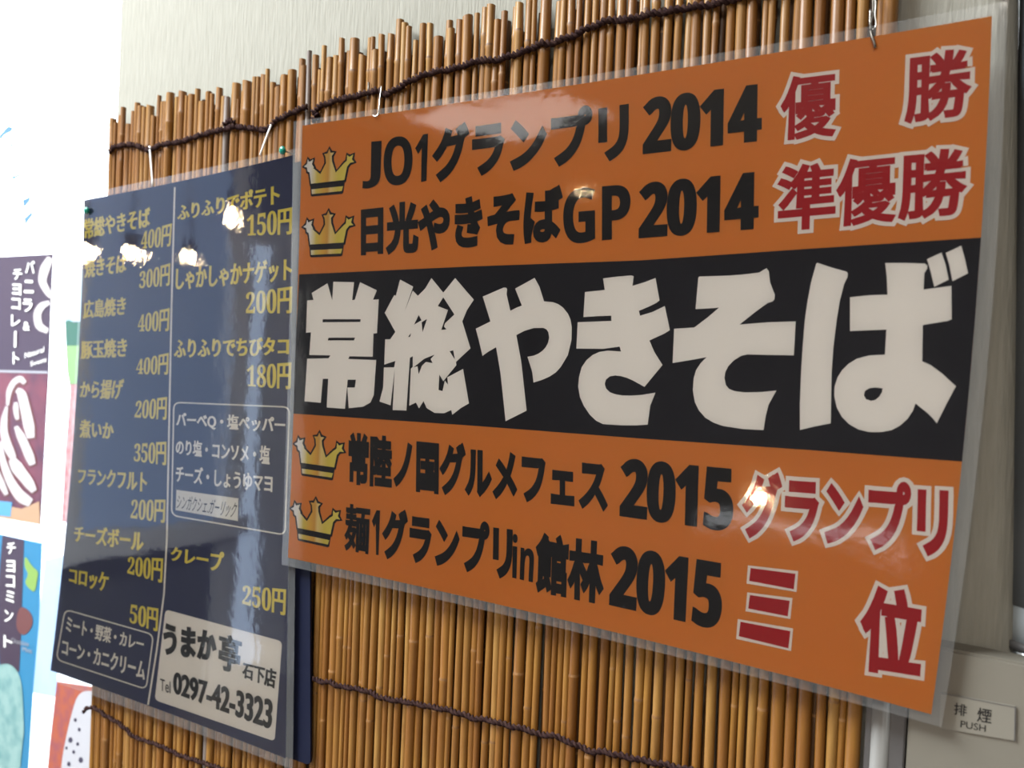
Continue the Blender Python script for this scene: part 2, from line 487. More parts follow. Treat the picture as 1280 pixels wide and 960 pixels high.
xA0 = at(139, 160, YF).x + 0.002; xA1 = at(386, 95, YF).x - 0.002
tL = [at(*p, YF) for p in ((145, 147), (200, 128), (265, 118), (340, 96), (386, 82))]
tR = [at(*p, YF) for p in ((398, 72), (430, 58), (470, 46), (515, 32), (560, 26), (610, 22), (650, 4), (700, -8), (800, -30), (1100, -95))]
def interp(tab):
    def f_(x):
        if x <= tab[0].x: return tab[0].z
        for a, b in zip(tab, tab[1:]):
            if x <= b.x: return a.z + (b.z - a.z) * (x - a.x) / (b.x - a.x)
        return tab[-1].z
    return f_
scrL = screen('narrow reed screen behind the navy menu at the bright window end', interp(tL), xA0, xA1, 1.08, .005,
              math.radians(0.4), [at(289, 130, YF).x])
scrR = screen('wide brown reed screen behind the orange award poster, tied with dark cord', interp(tR), xA1 + 0.0045, at(1116, 60, YF).x, 1.08, .005,
              math.radians(0.5), [at(394, 100, YF).x])

def cord(parent, pxs, y=-0.0130, r=0.0013, nm='cord'):
    pts = resample([at(p[0], p[1], y) for p in pxs], 0.0011)
    for k, p in enumerate(pts): p.y += 0.0007 * math.sin(k * 0.55)
    return tube(nm, pts, r, M['cord'], parent, 6, 900, 2)
cord(scrL, [(136, 190), (141, 184), (160, 180), (172, 182), (186, 188), (200, 181), (226, 177), (247, 170), (268, 164), (282, 161), (292, 158), (322, 161), (332, 163), (346, 150), (362, 142), (378, 135), (383, 133)], nm='twisted_cord')
cord(scrL, [(279, 156), (284, 151), (290, 150), (293, 154)], nm='cord_knot', r=0.0012)
cord(scrR, [(390, 141), (394, 138), (397, 134), (404, 131), (420, 125), (440, 121), (462, 115), (474, 112), (478, 118), (486, 117), (497, 110), (512, 101), (528, 94), (545, 89), (565, 86), (585, 80), (600, 75), (620, 75), (640, 69), (660, 62), (678, 53), (686, 55), (700, 50), (718, 44), (730, 37), (750, 29), (765, 24), (782, 25), (800, 20), (820, 16), (840, 13), (860, 9), (885, 6), (905, 2), (925, -4), (960, -10), (1010, -22), (1080, -38), (1112, -46)], nm='twisted_cord')
cord(scrR, [(390, 150), (392, 149), (395, 147), (396, 141)], nm='cord_knot', r=0.0014)
cord(scrR, [(391, 848), (400, 852), (412, 852), (422, 857), (447, 861), (460, 864), (476, 872), (492, 875), (507, 877), (527, 881), (547, 885), (560, 887), (576, 892), (592, 898), (606, 899), (619, 902), (636, 907), (660, 912), (676, 919), (690, 918), (702, 924), (714, 928), (728, 935), (741, 940), (756, 939), (768, 943), (793, 948), (812, 952), (833, 956), (860, 962), (900, 970), (960, 985), (1074, 1010)], nm='twisted_cord', r=0.0011)
cord(scrL, [(104, 890), (107, 885), (118, 884), (133, 895), (146, 902), (156, 910), (167, 921), (180, 925), (200, 932), (225, 944), (253, 953), (280, 962), (310, 975), (352, 990)], nm='twisted_cord', r=0.0010)

# ------------------------------------------------------------------ orange award poster
pp = empty('award_poster', at(780, 880, PY), 'large laminated orange award poster with a black band of bold white characters', 'poster')
paper = outline([(378, 157), (808, 92), (1240, 20), (1214, 456), (1164, 893), (763, 789), (360, 697), (370, 428)])
pw = [at(p[0], p[1], PY) for p in paper]
v_, f_ = prism(pw, PY, PY + 0.0004); mesh('paper_sheet', v_, f_, M['orange'], pp)
Y1, Y2, Y3 = PY - 0.00015, PY - 0.00035, PY - 0.0005
def right_edge(y): # pixel x of the right paper edge
    t = (y - 20) / 873.0
    return (1 - t) ** 2 * 1240 + 2 * t * (1 - t) * (2 * 1214 - 0.5 * (1240 + 1164)) + t * t * 1164
band = [(374, 343), (590, 333), (800, 325.5), (1010, 311), (right_edge(297), 297), (right_edge(390), 390), (right_edge(485), 485), (right_edge(577), 577),
        (1005, 562), (800, 548), (590, 532), (367, 517), (369.6, 430)]
flat('black_band', [(band, [])], Y1, M['black'], pp)

def zp(o, s, pts): return [(o[0] + x / s, o[1] + y / s) for x, y in pts]
# the six big hand-cut characters, one mesh each
sT = 5.333
flat('title_character', [(zp((375, 340), sT, [(78,140),(183,75),(215,188),(222,65),(360,68),(348,188),(365,185),(400,68),(512,122),(487,185),(525,182),(513,408),(490,410),(485,565),(330,562),(322,580),(508,587),(492,820),(470,870),(420,898),(325,908),(315,770),(365,770),(373,718),(318,718),(300,912),(178,903),(188,712),(152,712),(138,872),(30,862),(48,578),(190,575),(202,556),(62,553),(73,402),(40,405),(48,190),(90,186)]),
    [zp((375, 340), sT, [(152,315),(405,315),(402,333),(150,335)]), zp((375, 340), sT, [(190,438),(367,438),(360,456),(185,456)])])], Y2, M['title'], pp)
sT = 5.053
flat('title_character', [(zp((470, 340), sT, [(152,48),(235,92),(182,245),(232,118),(265,150),(310,105),(350,38),(425,130),(500,38),(618,175),(575,240),(545,312),(597,482),(505,568),(508,588),(425,690),(400,648),(395,745),(420,752),(435,685),(455,712),(450,665),(550,612),(587,830),(535,860),(482,902),(475,872),(430,892),(370,890),(320,860),(300,815),(272,862),(252,825),(210,845),(220,610),(232,600),(232,532),(214,542),(192,875),(105,872),(118,615),(92,842),(22,818),(45,730),(50,603),(115,602),(122,562),(52,585),(58,425),(90,425),(122,378),(55,258),(115,145),(125,150)]),
    [zp((470, 340), sT, [(240,333),(270,272),(287,305)]), zp((470, 340), sT, [(288,318),(322,297),(294,380)]), zp((470, 340), sT, [(203,410),(222,385),(215,410)]),
     zp((470, 340), sT, [(390,215),(425,160),(495,268),(435,325),(430,345),(445,362),(412,366),(455,240)]), zp((470, 340), sT, [(465,500),(488,495),(498,552)]),
     zp((470, 340), sT, [(237,602),(305,548),(370,522),(345,550),(357,575),(315,568),(290,592),(270,645),(262,595)])])], Y2, M['title'], pp)
sT = 5.05
flat('title_character', [(zp((590, 340), sT, [(68,155),(200,98),(215,99),(222,108),(218,140),(242,245),(280,225),(315,212),(272,105),(395,37),(425,90),(455,185),(510,190),(545,203),(575,225),(605,262),(622,300),(630,350),(628,430),(605,525),(560,600),(530,633),(490,660),(440,682),(388,698),(380,630),(350,535),(390,528),(420,515),(445,497),(465,475),(480,447),(487,415),(482,380),(470,362),(450,353),(390,354),(330,372),(280,398),(310,560),(345,875),(212,942),(180,640),(152,475),(100,505),(66,530),(45,440),(24,358),(116,312)]), [])], Y2, M['title'], pp)
sT = 4.571
flat('title_character', [(zp((710, 330), sT, [(200,82),(280,72),(360,65),(375,70),(368,125),(440,103),(500,80),(523,208),(505,222),(470,240),(405,268),(412,295),(480,275),(553,240),(582,378),(550,398),(465,437),(495,505),(540,577),(437,702),(370,665),(335,650),(300,640),(270,637),(240,642),(217,660),(210,685),(218,712),(240,733),(270,744),(310,751),(360,752),(420,748),(500,735),(470,810),(455,918),(390,922),(310,922),(200,915),(160,895),(125,862),(90,810),(68,760),(58,700),(63,645),(78,590),(105,550),(140,520),(180,502),(230,495),(303,500),(295,472),(200,485),(48,483),(55,333),(248,325),(247,295),(170,298),(88,303),(97,160),(210,148)]), [])], Y2, M['title'], pp)
sT = 4.363
flat('title_character', [(zp((830, 325), sT, [(187,97),(192,90),(350,85),(440,78),(520,68),(545,52),(560,45),(572,62),(578,120),(605,190),(602,215),(592,226),(565,235),(500,282),(412,352),(560,340),(718,335),(708,520),(580,518),(455,515),(420,523),(380,548),(350,580),(334,612),(330,645),(338,682),(355,703),(385,715),(440,722),(530,720),(613,712),(570,790),(555,850),(543,928),(430,922),(320,905),(270,887),(225,860),(190,820),(168,775),(157,710),(162,645),(175,600),(200,562),(232,530),(150,545),(47,562),(55,375),(165,368),(235,315),(300,260),(230,265),(172,268)]), [])], Y2, M['title'], pp)
sT = 3.84
flat('title_character', [(zp((990, 300), sT, [(116,114),(122,109),(190,132),(262,152),(268,162),(266,178),(250,212),(230,290),(215,380),(198,520),(190,640),(186,880),(110,895),(38,912),(38,780),(44,620),(52,500),(62,380),(75,290),(92,200)]), []),
    (zp((990, 300), sT, [(447,110),(540,110),(638,113),(650,124),(648,138),(635,160),(632,238),(765,220),(767,380),(750,388),(628,408),(625,582),(665,600),(720,640),(787,702),(740,790),(695,880),(675,855),(650,830),(593,785),(580,820),(555,858),(520,890),(480,912),(430,922),(370,922),(320,910),(275,885),(240,850),(215,805),(203,750),(204,705),(218,660),(240,625),(270,595),(310,570),(370,554),(446,550),(453,430),(278,437),(278,275),(370,265),(458,262),(455,180)]),
     [zp((990, 300), sT, [(372,711),(400,708),(435,712),(432,730),(420,750),(400,768),(378,772),(355,764),(345,745),(350,725)])]),
    (zp((990, 300), sT, [(648,92),(718,60),(738,120),(752,190),(683,225),(665,150)]), []),
    (zp((990, 300), sT, [(738,62),(812,27),(830,90),(845,160),(770,198),(755,120)]), [])], Y2, M['title'], pp)

G = 0.055
BI = dict(y=Y2, m=M['ink'], parent=pp)
def B_(s, quad, wx=G, wy=G, **k): return write('lettering', s, quad, Y2, M['ink'], pp, wx, wy, **k)
def sans(s): return ''.join(chr(0x1D7EC + int(c)) if c.isdigit() else chr(0x1D5D4 + ord(c) - 65) if 'A' <= c <= 'Z' else chr(0x1D5EE + ord(c) - 97) if 'a' <= c <= 'z' else c for c in s)
def serif(s): return ''.join(chr(0x1D7CE + int(c)) if c.isdigit() else c for c in s)
B_(sans('J'), [(453, 178), (477, 176), (475, 234), (453, 236)], .02, .01)
B_(sans('O'), [(480, 172), (516, 169), (515, 230), (479, 233)], .02, .008)
B_(sans('1'), [(519, 170), (535, 167), (533, 226), (519, 229)], .02, .006)
B_('グランプリ', [(540, 158), (786, 122), (786, 201), (540, 229)])
B_(sans('2014'), [(804, 123), (953, 103), (952, 177), (802, 194)], .05, .02)
B_('日光やきそば', [(451, 258), (704, 230), (702, 305), (451, 321)])
B_(sans('GP'), [(704, 236), (788, 229), (788, 298), (704, 306)], .02, .008)
B_(sans('2014'), [(799, 229), (949, 213), (948, 287), (797, 299)], .05, .02)
B_('常陸ノ国グルメフェス', [(436, 539), (760, 571), (760, 643), (435, 605)])
B_(sans('2015'), [(776, 572), (918, 585), (916, 666), (773, 646)], .05, .02)
B_('麺', [(431, 629), (463, 633), (461, 694), (430, 688)], .035, .03)
B_(sans('1'), [(464, 637), (475, 638), (473, 694), (467, 693)], .03, .004)
B_('グランプリ', [(478, 633), (641, 655), (640, 728), (477, 698)])
B_(sans('in'), [(641, 667), (669, 672), (666, 728), (640, 722)], .012, .004)
B_('館林', [(670, 664), (757, 676), (754, 757), (668, 740)])
B_(sans('2015'), [(764, 680), (905, 703), (901, 789), (760, 757)], .05, .02)
OL = (0.0020, M['white'])
def R_(s, quad, wx=.05, wy=.045): return write('red_lettering', s, quad, Y3, M['red'], pp, wx, wy, outer=OL)
R_('優', [(976, 97), (1047, 88), (1045, 170), (975, 177)], .034, .022)
R_('勝', [(1132, 69), (1216, 58), (1214, 145), (1130, 156)], .032, .024)
R_('準', [(972, 208), (1046, 200), (1044, 284), (970, 290)], .032, .024)
R_('優', [(1046, 200), (1122, 192), (1120, 277), (1044, 285)], .034, .022)
R_('勝', [(1124, 191), (1211, 183), (1208, 269), (1122, 277)], .032, .024)
R_('グランプリ', [(929, 587), (1186, 604), (1184, 701), (926, 672)])
s3 = 2.37; o3 = (680, 540)
bars = [[(612, 403), (745, 420), (740, 466), (608, 441)], [(610, 483), (728, 500), (722, 546), (605, 523)], [(582, 562), (730, 590), (724, 641), (577, 605)]]
def grow(q, e):
    cx = sum(p[0] for p in q) / 4; cy = sum(p[1] for p in q) / 4
    return [(p[0] + (e if p[0] > cx else -e), p[1] + (e if p[1] > cy else -e)) for p in q]
flat('red_lettering_outline', [(zp(o3, s3, grow(b, 8)), []) for b in bars], Y3 + 0.0001, M['white'], pp)
flat('red_lettering', [(zp(o3, s3, b), []) for b in bars], Y3, M['red'], pp)
R_('位', [(1076, 727), (1157, 741), (1150, 850), (1074, 838)], .05, .04)

# crowns
gold = bpy.data.materials.new('gold_print'); gold.use_nodes = True
nt = gold.node_tree; b = nt.nodes['Principled BSDF']; b.inputs['Roughness'].default_value = .6; b.inputs['Specular IOR Level'].default_value = 0.2
tc = nt.nodes.new('ShaderNodeTexCoord'); sx = nt.nodes.new('ShaderNodeSeparateXYZ'); rp = nt.nodes.new('ShaderNodeValToRGB')
els = [(0.0, (.72, .74, .72)), (0.14, (.80, .80, .78)), (0.28, (.66, .55, .12)), (0.42, (.70, .42, .07)), (0.5, (.62, .34, .07)), (0.56, (.74, .60, .25)), (0.7, (.66, .55, .10)), (1.0, (.74, .66, .14))]
while len(rp.color_ramp.elements) < len(els): rp.color_ramp.elements.new(.5)
for e, (p, c) in zip(rp.color_ramp.elements, els): e.position = p; e.color = (*c, 1)
nt.links.new(tc.outputs['Generated'], sx.inputs[0]); nt.links.new(sx.outputs[0], rp.inputs[0]); nt.links.new(rp.outputs[0], b.inputs['Base Color'])
crown_gold = [(125,305),(148,350),(212,312),(192,385),(222,440),(212,450),(325,545),(415,370),(408,265),(385,225),(440,215),(468,140),(492,205),(550,200),(508,255),(512,340),(572,520),(700,375),(748,330),(755,238),(790,270),(852,232),(830,310),(868,352),(800,365),(752,430),(710,640),(175,700),(152,520),(120,500),(112,440),(62,425),(112,385)]
crown_bar = [(185, 790), (690, 738), (668, 815), (190, 866)]
band_q = [(160, 690), (722, 630), (690, 845), (668, 862), (190, 905), (172, 890)]
ref1 = at(411.6, 182.4, Y2)
for (tx, ty) in ((411.6, 182.4), (410.6, 259.6), (399.2, 537.0), (394.6, 619.8)):
    d = at(tx, ty, Y2) - ref1
    def cm(pts, y): return [at(375 + x / 12.8, 175 + yy / 12.8, y) + Vector((d.x, 0, d.z)) for x, yy in pts]
    g = cm(crown_gold, Y2)
    tr = tessellate_polygon([[Vector((p.x, p.z, 0)) for p in g]])
    # dark edge
    vv = [(p.x, p.z) for p in g]
    ff = []
    for t in tr:
        t = list(t); a = sum(vv[t[i]][0] * vv[t[(i + 1) % 3]][1] - vv[t[(i + 1) % 3]][0] * vv[t[i]][1] for i in range(3))
        if a < 0: t.reverse()
        ff.append(t)
    V2, F2 = embolden(vv, ff, 0.0017, 0.0015)
    vs2 = [Vector((x, Y1 - 0.00002, z)) for x, z in V2]; bq = cm(band_q, Y1 - 0.00002); n0 = len(vs2)
    vs2 += bq; F2 = F2 + [[n0 + i for i in range(len(bq))]]
    cr = mesh('crown', vs2, F2, M['black'], pp)
    gb = cm(crown_bar, Y2); n0 = len(g)
    mesh('gold_face', g + gb, [list(t) for t in tr] + [[n0, n0 + 1, n0 + 2, n0 + 3]], gold, cr)
# film: clear over the print, milky margin round it
fo = outline([(367, 152), (808, 82), (1259, 1), (1234, 460), (1177, 909), (765, 801), (352, 706), (361, 428)])
YFm = PY - 0.0011
nfo = len(fo)
flat('laminate_film', [(paper, [])], YFm, M['film'], pp)
mo = [at(p[0], p[1], YFm) for p in fo]; mi = [at(p[0], p[1], YFm) for p in paper]
mesh('film_margin', mo + mi, [[nfo + i, nfo + (i + 1) % nfo, (i + 1) % nfo, i] for i in range(nfo)], M['margin'], pp)

# ------------------------------------------------------------------ navy menu sheet
YM = -0.0170
mp_ = empty('menu_sheet', at(215, 880, YM), 'laminated navy menu sheet with yellow dishes and prices, left of the orange poster', 'menu')
mpaper = outline([(105, 250), (232, 225), (366, 194), (362, 560), (357, 948), (215, 893), (63, 838), (92, 545)])
v_, f_ = prism([at(p[0], p[1], YM) for p in mpaper], YM, YM + 0.0004); mesh('paper_sheet', v_, f_, M['navy'], mp_)
W1, W2, W3 = YM - 0.00015, YM - 0.0003, YM - 0.00045
def Yl(s, quad, wx=.058, wy=.022, **k): return write('lettering', s, quad, W2, M['yellow'], mp_, wx, wy, **k)
def price(s, quad):
    q = quad; k = 0.64
    L = lambda a, b_, t: (a[0] + (b_[0] - a[0]) * t, a[1] + (b_[1] - a[1]) * t)
    n = len(s); k = 0.66 if n == 3 else 0.58
    write('price_lettering', serif(s), [q[0], L(q[0], q[1], k), L(q[3], q[2], k), q[3]], W2, M['yellow'], mp_, .014, .004)
    write('price_lettering', '円', [L(q[0], q[1], k + .02), q[1], q[2], L(q[3], q[2], k + .02)], W2, M['yellow'], mp_, .05, .016)
Yl('常総やきそば', [(105, 274), (188, 258), (188, 284), (105, 299)])
price('400', [(177, 290), (215, 279), (213, 308), (176, 311)])
Yl('焼きそば', [(106, 324), (160, 316), (158, 341), (105.6, 348)])
price('300', [(174.6, 340), (213, 329), (212, 357), (174, 360.5)])
Yl('広島焼き', [(104, 376), (158, 369.6), (157, 394), (103.5, 399)])
price('400', [(173, 394), (212, 385), (211, 414), (172, 414.5)])
Yl('豚玉焼き', [(101, 426), (159.3, 422), (158.7, 446.6), (101, 449)])
price('400', [(171, 449.5), (211, 441), (210, 468.5), (170, 467.6)])
Yl('から揚げ', [(100.4, 476.4), (156, 473), (151.4, 499.7), (99.8, 497.7)])
price('200', [(170, 501.5), (209, 496), (208, 525), (168, 522)])
Yl('煮いか', [(99.8, 524), (142.7, 528), (142, 550), (99, 547)])
price('350', [(168, 554.5), (208, 552), (207.7, 582), (167, 576.4)])
Yl('フランクフルト', [(98, 585), (184.4, 589.5), (183.5, 615.7), (97, 604)])
price('200', [(164.5, 624.5), (207, 624.5), (206, 654), (163, 647.8)])
Yl('チーズボール', [(92.7, 656), (180.7, 663), (179, 690), (92.7, 676.7)])
price('200', [(160, 696), (204, 698), (202.7, 729), (159, 716.7)])
Yl('コロッケ', [(86.7, 709), (136.7, 716), (134, 741.7), (86, 729)])
price('50', [(163, 755), (198, 760.7), (197, 790), (161.7, 778)])
Yl('ふりふりでポテト', [(221.5, 256), (350, 229), (349.8, 255), (221.5, 276)])
price('150', [(308.7, 269.4), (365.4, 259), (364.7, 293), (308.7, 294.7)])
Yl('しゃかしゃかナゲット', [(220, 334.5), (365.4, 321.5), (364.7, 351), (219.4, 363)])
price('200', [(307.4, 365.7), (365.4, 358), (364.7, 391.8), (307.4, 391.8)])
Yl('ふりふりでちびタコ', [(217.6, 423.3), (361.3, 421), (361.3, 444), (217, 448)])
price('180', [(308.9, 456.9), (364.3, 453), (363.4, 486.9), (308.9, 483)])
Yl('クレープ', [(213.3, 683), (280.7, 690), (278, 716.7), (212.7, 700)])
price('250', [(303.3, 731.7), (357.7, 736.7), (356.7, 770), (302.7, 755)])
def Wl(s, quad, wx=.048, wy=.022, **k): return write('white_lettering', s, quad, W2, M['white'], mp_, wx, wy, **k)
Wl('ミート・野菜・カレー', [(84, 769), (180.7, 796.7), (179, 815), (81.7, 790)])
Wl('コーン・カニクリーム', [(78, 798), (183, 826.7), (180.7, 850.7), (77, 818)])
Wl('バーベQ・塩ペッパー', [(220.5, 515), (357, 521), (356.4, 542.9), (220, 534)])
Wl('のり塩・コンソメ・塩', [(220, 548.7), (338, 557.4), (337, 580.8), (219.4, 567.6)])
Wl('チーズ・しょうゆマヨ', [(220, 580.8), (341, 592.4), (340.3, 616.3), (219.4, 602.6)])
def rrect(q, rad=0.16, n=5):
    """rounded quadrilateral in pixels"""
    out = []
    for i in range(4):
        p, a, b_ = q[i], q[i - 1], q[(i + 1) % 4]
        ra = rad * min(1, 60 / max(1, math.hypot(a[0] - p[0], a[1] - p[1]))); rb = rad * min(1, 60 / max(1, math.hypot(b_[0] - p[0], b_[1] - p[1])))
        s0 = (p[0] + (a[0] - p[0]) * ra, p[1] + (a[1] - p[1]) * ra); s1 = (p[0] + (b_[0] - p[0]) * rb, p[1] + (b_[1] - p[1]) * rb)
        for k in range(n + 1):
            t = k / n
            out.append(tuple((1 - t) ** 2 * s0[j] + 2 * t * (1 - t) * p[j] + t * t * s1[j] for j in (0, 1)))
    return out
def ring(name, q, wpx, y, m, parent):
    a = rrect(q); cx = sum(p[0] for p in a) / len(a); cy = sum(p[1] for p in a) / len(a)
    b_ = []
    n = len(a)
    for i in range(n):
        p0, p1 = a[i - 1], a[(i + 1) % n]; dx, dy = p1[0] - p0[0], p1[1] - p0[1]; l = math.hypot(dx, dy) or 1
        b_.append((a[i][0] - dy / l * wpx, a[i][1] + dx / l * wpx))
    pts = [at(p[0], p[1], y) for p in a] + [at(p[0], p[1], y) for p in b_]
    return mesh(name, pts, [[i, (i + 1) % n, n + (i + 1) % n, n + i] for i in range(n)], m, parent)
ring('outline_box', [(80.7, 760.7), (192.7, 792.7), (183.3, 862.7), (69.3, 825)], 1.6, W2, M['white'], mp_)
ring('outline_box', [(216.4, 502), (362.8, 508), (357, 669.7), (213.5, 645)], 1.8, W2, M['white'], mp_)
dv = [(218.4, 234), (214.4, 382), (211.4, 531), (208.5, 673), (205, 742), (196, 812), (185, 881)]
pts = [at(x - 1.1, y, W2) for x, y in dv] + [at(x + 1.1, y, W2) for x, y in dv]
mesh('divider_line', pts, [[i, i + 1, i + 8, i + 7] for i in range(6)], M['white'], mp_)
flat('name_panel', [(rrect([(206.7, 761.7), (352.7, 801.7), (343.3, 926.7), (193.3, 875)], .1), [])], W1, M['white'], mp_)
def Kl(s, q, wx=.03, wy=.02, **k): return write('dark_lettering', s, q, W3, M['navy'] if k.pop('navy', 0) else M['ink'], mp_, wx, wy, **k)
Kl('うまか', [(204, 778), (272, 790), (270, 828), (203.3, 818)], .075, .05)
Kl('亭', [(274, 790), (303, 798), (299, 844), (272, 836)], .05, .03)
Kl('石下店', [(303.3, 826.7), (346, 836.7), (344, 861.7), (302.3, 846.7)], .055, .03)
Kl('Tel', [(200, 848), (213, 852), (213, 867), (200, 862.7)], .0, .0)
Kl('0297-42-3323', [(216.7, 839), (341.7, 875), (339.3, 913), (216, 866.7)], .055, .03)
flat('handwritten_label', [([(220.5, 612.2), (298, 623), (297.2, 651.3), (219.4, 637.6)], [])], W1 - .0001, M['paper'], mp_)
Kl('シンガクシェ.ガーリック', [(221, 618), (297, 628), (294, 648), (221, 636)], .004, .0, shear=.35)
mfo = outline([(102, 243), (230, 216), (377, 184), (371, 560), (366, 962), (212, 904), (60, 850), (89, 545)])
YMF = YM - 0.0010
flat('laminate_film', [(mpaper, [])], YMF, M['film_menu'], mp_)
mo = [at(p[0], p[1], YMF) for p in mfo]; mi = [at(p[0], p[1], YMF) for p in mpaper]
mesh('film_margin', mo + mi, [[nfo + i, nfo + (i + 1) % nfo, (i + 1) % nfo, i] for i in range(nfo)], M['margin'], mp_)

# plain navy board behind the menu's right edge
YN = -0.0150
nb = rrect([(300, 215), (386, 200), (388, 957), (300, 925)], .12)
v_, f_ = prism([at(p[0], p[1], YN) for p in nb], YN, YN + 0.0016)
tag(mesh('navy_board', v_, f_, mat('navy_plastic', (0.004, 0.006, 0.020), 0.6, spec=0.15)), 'plain dark navy board showing as a strip behind the right edge of the menu', 'board')

# ------------------------------------------------------------------ pins, strings, hooks
def ball(name, c, r, m, parent=None, sx=1, sy=1, sz=1):
    bm = bmesh.new(); bmesh.ops.create_uvsphere(bm, u_segments=16, v_segments=10, radius=r)
    vs = [Vector((v.co.x * sx, v.co.y * sy, v.co.z * sz)) + c for v in bm.verts]; bm.verts.index_update()
    fs = [[v.index for v in f.verts] for f in bm.faces]; bm.free()
    return mesh(name, vs, fs, m, parent, True)
for (px, py, lab) in ((353, 188, 'green push pin at the top right corner of the navy menu'), (108, 263, 'green push pin at the top left corner of the navy menu')):
    c = at(px, py, YMF - 0.002)
    r = empty('push_pin', Vector((c.x, YMF, c.z)), lab, 'push pin', 'green push pins holding the menu')
    ball('pin_head', c, 0.0030, M['pin'], r, 1, .7, 1)
    tube('pin_shaft', [c + Vector((0, .001, 0)), Vector((c.x, -0.006, c.z))], 0.0005, M['wire'], r, 6)
for pts, lab in ((((187, 183), (189, 205), (191, 232)), 'white string tied from the dark cord down to the menu, nearer the window'),
                 (((339, 156), (333, 172), (325, 194)), 'white string tied from the dark cord down to the menu, nearer the orange poster')):
    o = tube('hanging_string', resample([at(pts[0][0], pts[0][1], -0.0142), at(pts[1][0], pts[1][1], -0.0172), at(pts[2][0], pts[2][1], YMF - .0006)], .004), 0.00075, M['string'], None, 6)
    tag(o, lab, 'string', 'strings holding the menu')
r = tube('wire_hook', resample([at(x, y, yy) for x, y, yy in ((1091, -12, -.012), (1092, 6, -.0145), (1091, 22, -.017), (1088, 30, -.0185), (1089, 42, -.0215), (1091, 50, -.0222), (1095, 55, -.022), (1094, 60, -.0215))], .0012), 0.00062, M['darkwire'], None, 6)
tag(r, 'dark bent wire hook at the top of the orange poster near its right corner', 'hook')
tube('hook_loop', resample([at(x, y, -.0175) for x, y in ((1093, -10), (1095, 8), (1093, 18), (1096, 30), (1094, 38), (1088, 40), (1087, 28), (1088, 12))], .0012), 0.0004, M['wire'], None, 6).parent = r
r2 = tube('wire_hook', resample([at(x, y, yy) for x, y, yy in ((477, 108, -.014), (475, 122, -.0155), (474, 134, -.018), (473, 144, -.0222), (469, 147, -.0224), (466, 144, -.0220))], .0012), 0.00055, M['wire'], None, 6)
tag(r2, 'thin silver wire hook at the top of the orange poster near its left corner', 'hook')
tag(tube('dark_nail', [at(461, 103, -.0128), at(460, 124, -.0125)], 0.0007, M['darkwire'], None, 6), 'thin dark nail stuck in the reed screen above the left end of the orange poster', 'nail')

# ------------------------------------------------------------------ ice cream posters on the glass
YP = YG - 0.012
def pr(n, c, **k):
    d = lambda q: tuple(v * 0.62 for v in q)
    if 'noise' in k: k['noise'] = (k['noise'][0], d(k['noise'][1]), k['noise'][2])
    return mat(n, d(c), 0.5, **k)
M['cocoa'] = pr('cocoa_print', (0.060, 0.032, 0.065)); M['maroon'] = pr('maroon_print', (0.24, 0.055, 0.085), noise=(25, (0.12, .035, .07), (1, 1, 1)))
M['cream'] = pr('cream_print', (0.72, 0.64, 0.66)); M['choco'] = pr('chocolate_print', (0.20, 0.06, 0.055)); M['cone'] = pr('cone_print', (0.62, 0.38, 0.22))
M['skyblue'] = pr('sky_print', (0.12, 0.42, 0.75)); M['cyan'] = pr('cyan_print', (0.03, 0.27, 0.52)); M['mint'] = pr('mint_print', (0.36, 0.58, 0.56), noise=(60, (0.20, .42, .42), (1, 1, 1)))
M['leaf'] = pr('leaf_print', (0.30, 0.50, 0.10)); M['meadow'] = pr('meadow_print', (0.30, 0.50, 0.22)); M['tree'] = pr('tree_print', (0.05, 0.18, 0.13))
M['paleblue'] = pr('pale_sky_print', (0.25, 0.55, 0.85), noise=(8, (0.62, .78, .88), (1, 1, 1)))
M['pinkp'] = pr('pink_print', (0.55, 0.22, 0.24), noise=(120, (0.62, .42, .42), (1, 1, 1)))
M['orangered'] = pr('orange_red_print', (0.55, 0.13, 0.06), noise=(90, (0.40, .10, .12), (1, 1, 1)))
M['vanilla'] = pr('vanilla_print', (0.66, 0.66, 0.72)); M['chip'] = pr('cookie_chip_print', (0.06, 0.05, 0.10)); M['greywhite'] = pr('grey_white_print', (0.45, .45, .5))
def sheet(name, px, y, m, label, cat='poster', group=None):
    c = at(px[2][0], px[2][1], y)
    root = empty(name, c, label, cat, group)
    v, f = prism([at(p[0], p[1], y) for p in px], y, y + 0.0008)
    mesh('printed_sheet', v, f, m, root); return root
def stroke(pts, w0, w1, n=4):
    """tapered pixel ribbon"""
    L_, R_2 = [], []
    P = [pts[0]]
    for a, b_ in zip(pts, pts[1:]):
        P += [(a[0] + (b_[0] - a[0]) * (i + 1) / n, a[1] + (b_[1] - a[1]) * (i + 1) / n) for i in range(n)]
    for _ in range(2): P = [P[0]] + [((P[i-1][0] + 2 * P[i][0] + P[i+1][0]) / 4, (P[i-1][1] + 2 * P[i][1] + P[i+1][1]) / 4) for i in range(1, len(P) - 1)] + [P[-1]]
    for i, p in enumerate(P):
        a, b_ = P[max(i - 1, 0)], P[min(i + 1, len(P) - 1)]; dx, dy = b_[0] - a[0], b_[1] - a[1]; l = math.hypot(dx, dy) or 1
        t = i / (len(P) - 1); w_ = (w0 + (w1 - w0) * t) * (0.55 + 0.45 * min(1, 4 * t, 4 * (1 - t) + .2)) / 2
        L_.append((p[0] - dy / l * w_, p[1] + dx / l * w_)); R_2.append((p[0] + dy / l * w_, p[1] - dx / l * w_))
    return L_ + R_2[::-1]
q1 = [(-60, 324), (66, 317.5), (63, 380), (60, 470), (55, 560), (50, 656), (20, 648), (-60, 630)]
s1 = sheet('ice_cream_poster', q1, YP, M['cocoa'], 'brown soft serve ice cream poster on the shop window with white vertical lettering')
